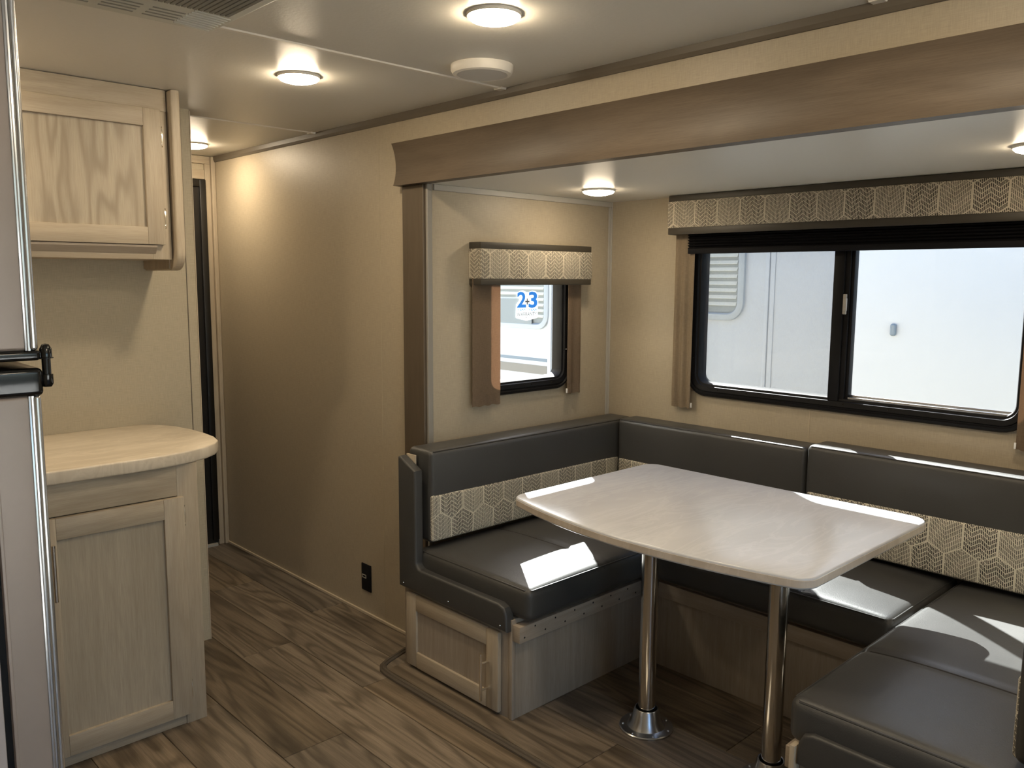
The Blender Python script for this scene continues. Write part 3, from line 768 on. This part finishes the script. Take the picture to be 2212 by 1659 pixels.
# countertop
cpoly = [(-3.094, -.40), (-2.500, -.40), (-2.500, .86), (-2.507, .95), (-2.525, 1.03), (-2.553, 1.092), (-2.59, 1.138), (-2.635, 1.168), (-2.70, 1.184), (-2.78, 1.188), (-2.88, 1.184), (-2.98, 1.166), (-3.05, 1.130), (-3.094, 1.088)]
tag(obj('countertop', prism(cpoly, 'z', .846, .886, .006, 3), 'counter'), 'pale laminate countertop with a rounded end on the base cabinet', 'countertop')
# wall cabinet
wc = thing('wall_cabinet', 'pale ash wall cabinet with a framed door under the ceiling', 'cabinet', (-2.96, .55, 1.44))
wx = -2.832
obj('body', box((-3.093, -.40, 1.476), (wx-.018, 1.122, CE-.002)), 'ash_v', wc)
obj('face_stile', box((wx-.018, 1.060, 1.476), (wx, 1.122, CE-.07), .0012), 'ash_v', wc)
obj('face_rail', box((wx-.018, -.40, 1.476), (wx, 1.060, 1.545), .0012), 'ash_h', wc)
obj('crown_rail', box((wx-.018, -.40, CE-.070), (wx+.002, 1.122, CE-.002), .0012), 'ash_h', wc)
obj('light_rail', prism([(wx+.001, 1.494), (wx+.016, 1.515), (wx+.016, 1.522), (wx+.001, 1.522)], 'y', -.35, 1.068), 'grey_h', wc, False)
dw = shaker(wc, 'door', .56, 1.096, 1.524, 1.956, wx+.020, st=.056)
hinge(wc, wx+.006, 1.100, 1.872); hinge(wc, wx+.006, 1.100, 1.610)
shaker(wc, 'door', .02, .552, 1.524, 1.956, wx+.020, st=.056)
ep = [(-3.093, 1.440), (-2.862, 1.440)] + [(-2.862+.062*math.sin(t), 1.502-.062*math.cos(t)) for t in [math.pi/2*i/8 for i in range(1, 9)]] + [(-2.800, CE-.002), (-3.093, CE-.002)]
obj('end_panel', prism(ep, 'y', 1.126, 1.157, .007, 3), 'ash_v', wc)
obj('end_panel_core', box((-3.093, 1.1222, 1.446), (-2.862, 1.1265, CE-.003)), 'ash_v', wc)

# ================================================================== REFRIGERATOR (faces +y, seen from its hinge side)
FX, FY = -1.40, .347
fr = thing('refrigerator', 'grey two-door refrigerator at the left edge with black hinge', 'refrigerator', (FX-.30, .05, 0))
obj('body', box((FX-.60, -.43, .10), (FX, .268, 1.90), .004), 'fridge_body', fr)
obj('plinth', box((FX-.60, -.43, .0), (FX-.01, .24, .10)), 'black', fr)
obj('gasket', box((FX-.59, .268, .12), (FX-.006, .278, 1.88)), 'black', fr)
def fdoor(z0, z1):
    d_ = obj('door', rbox((FX-.60, .2775, z0), (FX, FY-.012, z1), .006, (4, 2, 6)), 'fridge', fr)
    obj('edge_strip', join(box((FX-.60, FY-.0185, z0), (FX+.0015, FY-.0135, z1), .001), box((FX-.60, FY-.0135, z0), (FX-.002, FY-.010, z1)), rbox((FX-.60, FY-.011, z0), (FX+.0015, FY, z1), .005, (3, 1, 3))), 'fridge_strip', d_)
    obj('inner_lip', box((FX-.01, .2785, z0), (FX+.0012, .284, z1), .001), 'fridge', d_)
fdoor(1.309, 1.89); fdoor(.115, 1.241)
obj('door_cap', rbox((FX-.60, .275, 1.294), (FX+.003, FY+.002, 1.309), .005, (4, 3, 1)), 'black_gloss', fr)
obj('door_cap', rbox((FX-.60, .275, 1.240), (FX+.004, FY+.004, 1.283), .008, (4, 3, 2)), 'black_gloss', fr)
hy = FY+.0105; hx = FX-.004
obj('hinge_arm', box((hx-.02, FY-.01, 1.295), (hx+.004, FY+.010, 1.308), .002), 'black_gloss', fr)
obj('hinge_pin', join(lathe([(0, 1.319), (.005, 1.3175), (.0085, 1.311), (.0088, 1.298), (.0105, 1.2975), (.0105, 1.2965), (.0062, 1.296), (.0062, 1.2725), (.0085, 1.272), (.0086, 1.258), (.006, 1.253), (0, 1.2525)], (hx, hy, 0), 20)), 'black_gloss', fr)

# ================================================================== WALL OUTLET
ou = thing('wall_outlet', 'small black outlet plate with a usb socket low on the side wall', 'outlet', (-2.875, YW-.001, .106))
obj('plate', box((-2.910, YW-.006, .106), (-2.842, YW-.0003, .222), .002), 'black_soft', ou)
obj('socket', join(box((-2.903, YW-.0075, .160), (-2.874, YW-.006, .163)), box((-2.903, YW-.0075, .172), (-2.874, YW-.006, .175)), box((-2.903, YW-.0075, .163), (-2.900, YW-.006, .172)), box((-2.8775, YW-.0075, .163), (-2.874, YW-.006, .172))), 'trim_grey', ou)
obj('socket_hole', box((-2.899, YW-.0068, .164), (-2.879, YW-.006, .171)), 'black', ou)

# ================================================================== DINETTE BENCHES
BF = 1.75     # front faces of the side benches
LX1, RX0 = -1.83, -.855      # inner faces of the left and right bench bases
BY = 2.42     # front of the back bench base
lb = thing('dinette_bench', 'left grey-oak bench base with a framed storage door and black-padded guard', 'bench', (-2.12, 2.2, FS), 'bench bases of the dinette')
obj('base', box((-2.402, BF, FS), (LX1, 2.92, .345), .001), 'grey_v', lb)
obj('corner_post', box((LX1-.014, BF-.003, FS), (LX1+.003, BF+.014, .345), .003), 'grey_v', lb)
obj('ledge', box((LX1+.0005, BF-.002, .276), (LX1+.036, BY-.002, .330), .002), 'grey_h', lb)
lg_ = [c for c in lb.children if c.name.startswith('ledge')][0]
hm = None
for i in range(13):
    y = BF+.02+i*.047; z = .318 if i % 2 else .292
    b = lathe([(0, .0006), (.0028, .0005), (.0034, 0)], (LX1+.036, y, z), 8, 'x')
    obj('screw_hole', b, 'black', lg_)
def front_door(parent, x0, x1, z0, z1, y, st=.052):
    dr = obj('door', box((x0+st-.004, y+.009, z0+st-.004), (x1-st+.004, y+.017, z1-st+.004)), 'grey_v', parent)
    obj('stile', box((x0, y, z0), (x0+st, y+.017, z1), .004), 'ash_v', dr)
    obj('stile', box((x1-st, y, z0), (x1, y+.017, z1), .004), 'ash_v', dr)
    obj('rail', box((x0+st, y, z0), (x1-st, y+.017, z0+st), .0025), 'ash_h', dr)
    obj('rail', box((x0+st, y, z1-st), (x1-st, y+.017, z1), .0025), 'ash_h', dr)
    return dr
dd = front_door(lb, -2.372, -1.878, .018, .290, BF-.018, .058)
hxp, hyp = -1.925, BF-.050
obj('handle', join(tube([(hxp, hyp, .055), (hxp, hyp, .215)], .0052, 10), tube([(hxp, BF-.018, .090), (hxp, hyp, .090)], .0038, 8), tube([(hxp, BF-.018, .180), (hxp, hyp, .180)], .0038, 8)), 'nickel', dd)
def guard_poly(mir):
    o_, i_ = -2.404, -2.303
    pts = [(o_, .307), (o_, .786), (o_+.012, .790), (o_+.052, .770), (i_, .748)]
    for t in range(1, 8):
        a = math.pi/2*t/8; pts.append((i_+.028-.028*math.cos(a), .424-.030*math.sin(a)))
    pts += [(i_+.03, .394), (-1.870, .394), (-1.846, .384), (-1.835, .362), (-1.832, .307)]
    if mir: pts = [(-2.685-x, z) for x, z in pts][::-1]
    return pts
obj('padded_guard', prism(guard_poly(False), 'y', BF-.026, BF+.012, .009, 4), 'vinyl', lb)
obj('guard_board', box((-2.402, BF+.0125, .34), (-2.352, BF+.020, .792), .001), 'ash_v', lb)
for (x, z) in ((-2.375, .325), (-2.12, .328), (-1.86, .325)):
    obj('tack', lathe([(0, -.0022), (.0022, -.0018), (.003, 0)], (x, BF-.0262, z), 8, 'y'), 'nickel', lb)
rb = thing('dinette_bench', 'right bench base half hidden at the bottom right corner', 'bench', (-.55, 2.2, FS), 'bench bases of the dinette')
obj('base', box((RX0, BF, FS), (-.28, 2.92, .345), .001), 'grey_v', rb)
obj('ledge', box((RX0-.036, BF-.002, .276), (RX0-.0005, BY-.002, .330), .002), 'grey_h', rb)
obj('padded_guard', prism(guard_poly(True), 'y', BF-.026, BF+.012, .009, 4), 'vinyl', rb)
obj('guard_board', box((RX0-.012, BF-.030, .10), (RX0+.001, BF-.002, .352), .001), 'ash_v', rb)
front_door(rb, -.81, -.31, .018, .290, BF-.018, .058)
bb = thing('dinette_bench', 'back bench base of grey oak under the wide window, behind the table legs', 'bench', (-1.34, 2.66, FS), 'bench bases of the dinette')
obj('base', box((LX1+.002, BY, FS), (RX0-.002, 2.92, .345), .001), 'grey_v', bb)
obj('ledge', box((LX1+.038, BY-.020, .276), (RX0-.038, BY-.0005, .330), .002), 'grey_h', bb)

# ---- cushions
ST = .456
def seat_fn(seams_axis=None, seam=None, crown=.016, lo=None, hi=None):
    def fn(q, t):
        q = q.copy()
        wx_ = (1-abs(2*t.x-1)**3)*(1-abs(2*t.y-1)**4)
        if t.z > .6: q.z += crown*wx_*(t.z-.6)/.4
        sw = math.sin(math.pi*t.z)
        if t.y < .02: q.y -= .006*sw*(1-abs(2*t.x-1)**3)
        if t.x > .98: q.x += .006*sw*(1-abs(2*t.y-1)**3)
        if t.x < .02: q.x -= .006*sw*(1-abs(2*t.y-1)**3)
        if seam is not None and t.z > .6:
            c = q[seams_axis]; q.z -= .006*math.exp(-((c-seam)/.012)**2)
        return q
    return fn
def seat(label, lo, hi, seam_axis=None, seam=None, r=.026):
    o = thing('seat_cushion', label, 'cushion', ((lo[0]+hi[0])/2, (lo[1]+hi[1])/2, lo[2]), 'seat cushions of the dinette')
    n = [22, 22, 6]
    if seam is not None: n[seam_axis] = 60
    obj('cushion', rbox(lo, hi, r, tuple(n), seat_fn(seam_axis, seam)), 'vinyl', o)
    e = r*.29
    zz = hi[2]-e
    obj('piping', tube([p for p in [(lo[0]+e, lo[1]+r, zz), (lo[0]+r, lo[1]+e, zz), (hi[0]-r, lo[1]+e, zz), (hi[0]-e, lo[1]+r, zz), (hi[0]-e, hi[1]-r, zz), (hi[0]-r, hi[1]-e, zz), (lo[0]+r, hi[1]-e, zz), (lo[0]+e, hi[1]-r, zz)]], .0028, 6, closed=True), 'vinyl', o)
    if seam is not None:
        pts = []
        for i in range(21):
            t = i/20; a = lo[1-seam_axis]+.004+(hi[1-seam_axis]-lo[1-seam_axis]-.008)*t
            tt = (seam-lo[seam_axis])/(hi[seam_axis]-lo[seam_axis])
            z = hi[2] + .016*(1-abs(2*t-1)**(3 if seam_axis == 1 else 4))*(1-abs(2*tt-1)**(4 if seam_axis == 1 else 3)) - .0045
            if i in (0, 20): z -= .012
            pts.append((seam, a, z) if seam_axis == 0 else (a, seam, z))
        obj('seam', tube(pts, .0021, 6), 'vinyl_seam', o)
    return o
seat('charcoal seat cushion on the left bench with a narrow sunlit stripe', (-2.345, 1.757, .347), (-1.765, 2.905, ST), 1, 2.125)
seat('charcoal seat cushion on the back bench behind the table', (-1.750, 2.365, .347), (-.900, 2.905, ST), 0, -1.185)
seat('charcoal seat cushion on the right bench with large sunlit patches', (-.887, 1.742, .347), (-.30, 2.905, ST), 1, 2.118)

def back_fn(axis, sgn):
    def fn(q, t):
        q = q.copy()
        others = [i for i in range(3) if i != axis]
        wgt = (1-abs(2*t[others[0]]-1)**6)*(1-abs(2*t[others[1]]-1)**3)
        if (sgn > 0 and t[axis] > .5) or (sgn < 0 and t[axis] < .5): q[axis] += sgn*.006*wgt
        return q
    return fn
def backrest(label, lo, hi, axis, sgn, zb, ends=(0.01, .01), r=.020):
    """vinyl cushion with a hexagon-print panel along the lower front"""
    o = thing('back_cushion', label, 'cushion', ((lo[0]+hi[0])/2, (lo[1]+hi[1])/2, lo[2]), 'back cushions of the dinette')
    n = [20, 20, 10]; n[axis] = 4
    obj('cushion', rbox(lo, hi, r, tuple(n), back_fn(axis, sgn)), 'vinyl', o)
    oth = 1-axis
    plo, phi = list(lo), list(hi)
    fr_ = hi[axis] if sgn > 0 else lo[axis]
    plo[axis], phi[axis] = (fr_-.018, fr_+.0042) if sgn > 0 else (fr_-.0042, fr_+.018)
    plo[oth] += ends[0]; phi[oth] -= ends[1]; plo[2] = lo[2]+.006; phi[2] = zb
    def pf(q, t):
        q = q.copy(); tz = (q.z-lo[2])/(hi[2]-lo[2]); ta = t[oth]
        q[axis] += sgn*.006*(1-abs(2*ta-1)**6)*(1-abs(2*tz-1)**3)
        return q
    n2 = [24, 24, 8]; n2[axis] = 2
    obj('print_panel', rbox(plo, phi, .010, tuple(n2), pf), 'hex_c' if axis == 0 else 'hex_b', o)
    # welts along the top edges
    e = r*.29; z = hi[2]-e
    a0, a1 = lo[oth]+r*.8, hi[oth]-r*.8
    f1 = fr_ - sgn*e
    pts = [((f1, a0+(a1-a0)*i/10, z) if axis == 0 else (a0+(a1-a0)*i/10, f1, z)) for i in range(11)]
    obj('piping', tube(pts, .0026, 6), 'vinyl_seam', o)
    return o
backrest('left back cushion, charcoal above hexagon print, against the side wall below the small window', (-2.415, 1.778, .478), (-2.280, 2.918, .815), 0, 1, .655, (.004, .10))
backrest('back cushion under the curtain at the left of the wide window', (-2.268, 2.792, .478), (-1.402, 2.918, .823), 1, -1, .652)
backrest('back cushion with sunlit top edge below the right half of the wide window', (-1.394, 2.780, .478), (-.448, 2.918, .838), 1, -1, .672)
backrest('right back cushion edge cut off at the right border of the photograph', (-.432, 1.775, .478), (-.300, 2.918, .815), 0, -1, .655)

# ================================================================== TABLE
TZ = .735
tb = thing('dinette_table', 'pale stone-look dinette table on two steel posts', 'table', (-1.367, 2.05, FS))
tx0, tx1, tyb = -1.872, -.864, 2.506
def yfront(x):
    t = (x-(tx0+tx1)/2)/((tx1-tx0)/2); return 1.700 + .075*t*t + .012*(1-t)/2*abs(t)
out = []
rc = .055
def arc(cx, cy, r, a0, a1, n=7): return [(cx+r*math.cos(math.radians(a0+(a1-a0)*i/n)), cy+r*math.sin(math.radians(a0+(a1-a0)*i/n))) for i in range(n+1)]
out += arc(tx1-rc, tyb-rc, rc, 0, 90) + arc(tx0+rc, tyb-rc, rc, 90, 180)
yl, yr = yfront(tx0+rc), yfront(tx1-rc)
out += arc(tx0+rc, yl+rc+.002, rc, 180, 256)
out += [(x, yfront(x)) for x in [tx0+rc+.02+(tx1-tx0-2*rc-.04)*i/24 for i in range(25)]]
out += arc(tx1-rc, yr+rc+.002, rc, 284, 360)
top = prism(out, 'z', TZ-.030, TZ, .0055, 3)
obj('tabletop', top, 'table', tb)
eb = [((x-(-1.367))*1.0012-1.367, (y-2.1)*1.0012+2.1) for x, y in out]
obj('edge_band', prism(eb, 'z', TZ-.0255, TZ-.0065, .001, 1), 'table_edge', tb)
for (lx, ly) in ((-1.512, 2.038), (-1.092, 2.062)):
    lgp = obj('leg', lathe([(0, FS+.05), (.0270, FS+.05), (.0270, TZ-.06), (.0275, TZ-.031)], (lx, ly, 0), 40), 'chrome', tb)
    obj('base_flange', lathe([(.030, FS+.045), (.0335, FS+.066), (.0365, FS+.0665), (.039, FS+.063), (.048, FS+.030), (.060, FS+.0095), (.063, FS+.0085), (.083, FS+.0075), (.0855, FS+.005), (.0855, FS)], (lx, ly, 0), 48), 'alu', lgp)
    obj('top_socket', lathe([(.030, TZ-.075), (.036, TZ-.070), (.046, TZ-.040), (.075, TZ-.036), (.078, TZ-.031)], (lx, ly, 0), 40), 'alu', lgp)
    for q in range(7):
        a = 2*math.pi*(q+.3)/7
        obj('screw', lathe([(0, .0032), (.003, .0026), (.0042, 0)], (lx+.074*math.cos(a), ly+.074*math.sin(a), FS+.0078), 10), 'alu', lgp)

# ================================================================== OUTSIDE
struct('ground', box((-22, -12, -.95), (14, 18, -.80)), 'gravel', 'pale gravel ground of the lot outside', 'ground')
NY = 4.50
tr = thing('travel_trailer', 'white neighbouring travel trailer seen through both windows', 'trailer', (-3.2, NY+1.2, -.80))
obj('body', box((-8.4, NY, -.35), (2.2, NY+2.3, 2.45), .05, 4), 'trailer', tr)
def nwin(x0, x1, z0, z1):
    f = obj('window', loft_frame('y', NY, -1, x0, x1, z0, z1, .11, [(0, 0), (0, .02), (.012, .026), (.036, .026), (.045, .012)]), 'trailer_grey', tr)
    obj('window_back', prism(rrect(x0+.02, x1-.02, z0+.02, z1-.02, .09), 'y', NY-.004, NY+.002), 'slat_back', f, False)
    z = z0+.10
    while z < z1-.05:
        b = prism([(NY-.006, z), (NY-.018, z-.010), (NY-.019, z-.008), (NY-.007, z+.012)], 'x', x0+.075, x1-.05)
        obj('blind_slat', b, 'slat', f, False); z += .042
    return f
nwin(-3.55, -2.695, 1.172, 1.95)
nw = nwin(-5.35, -4.325, 1.038, 1.85)
obj('notice', box((-4.84, NY-.024, 1.07), (-4.49, NY-.021, 1.262)), 'slat_back', nw)
obj('moulding', join(box((-2.560, NY-.012, -.3), (-2.535, NY, 2.4), .002), box((-2.530, NY-.006, -.3), (-2.500, NY, 2.4), .002)), 'trailer', tr)
obj('stripe', box((-8.3, NY-.002, .795), (-4.345, NY+.002, .818)), 'trailer_dark', tr)
obj('stripe', box((-8.3, NY-.002, .697), (-4.345, NY+.002, .764)), 'trailer_beige', tr)
obj('moulding', box((-4.335, NY-.010, -.3), (-4.30, NY, 2.4), .002), 'trailer', tr)
obj('door_latch', rbox((-1.818, NY-.022, 1.13), (-1.788, NY, 1.195), .012, (2, 2, 3)), 'trailer_dark', tr)

for o in bpy.data.objects:
    if '_o' in o: del o['_o']
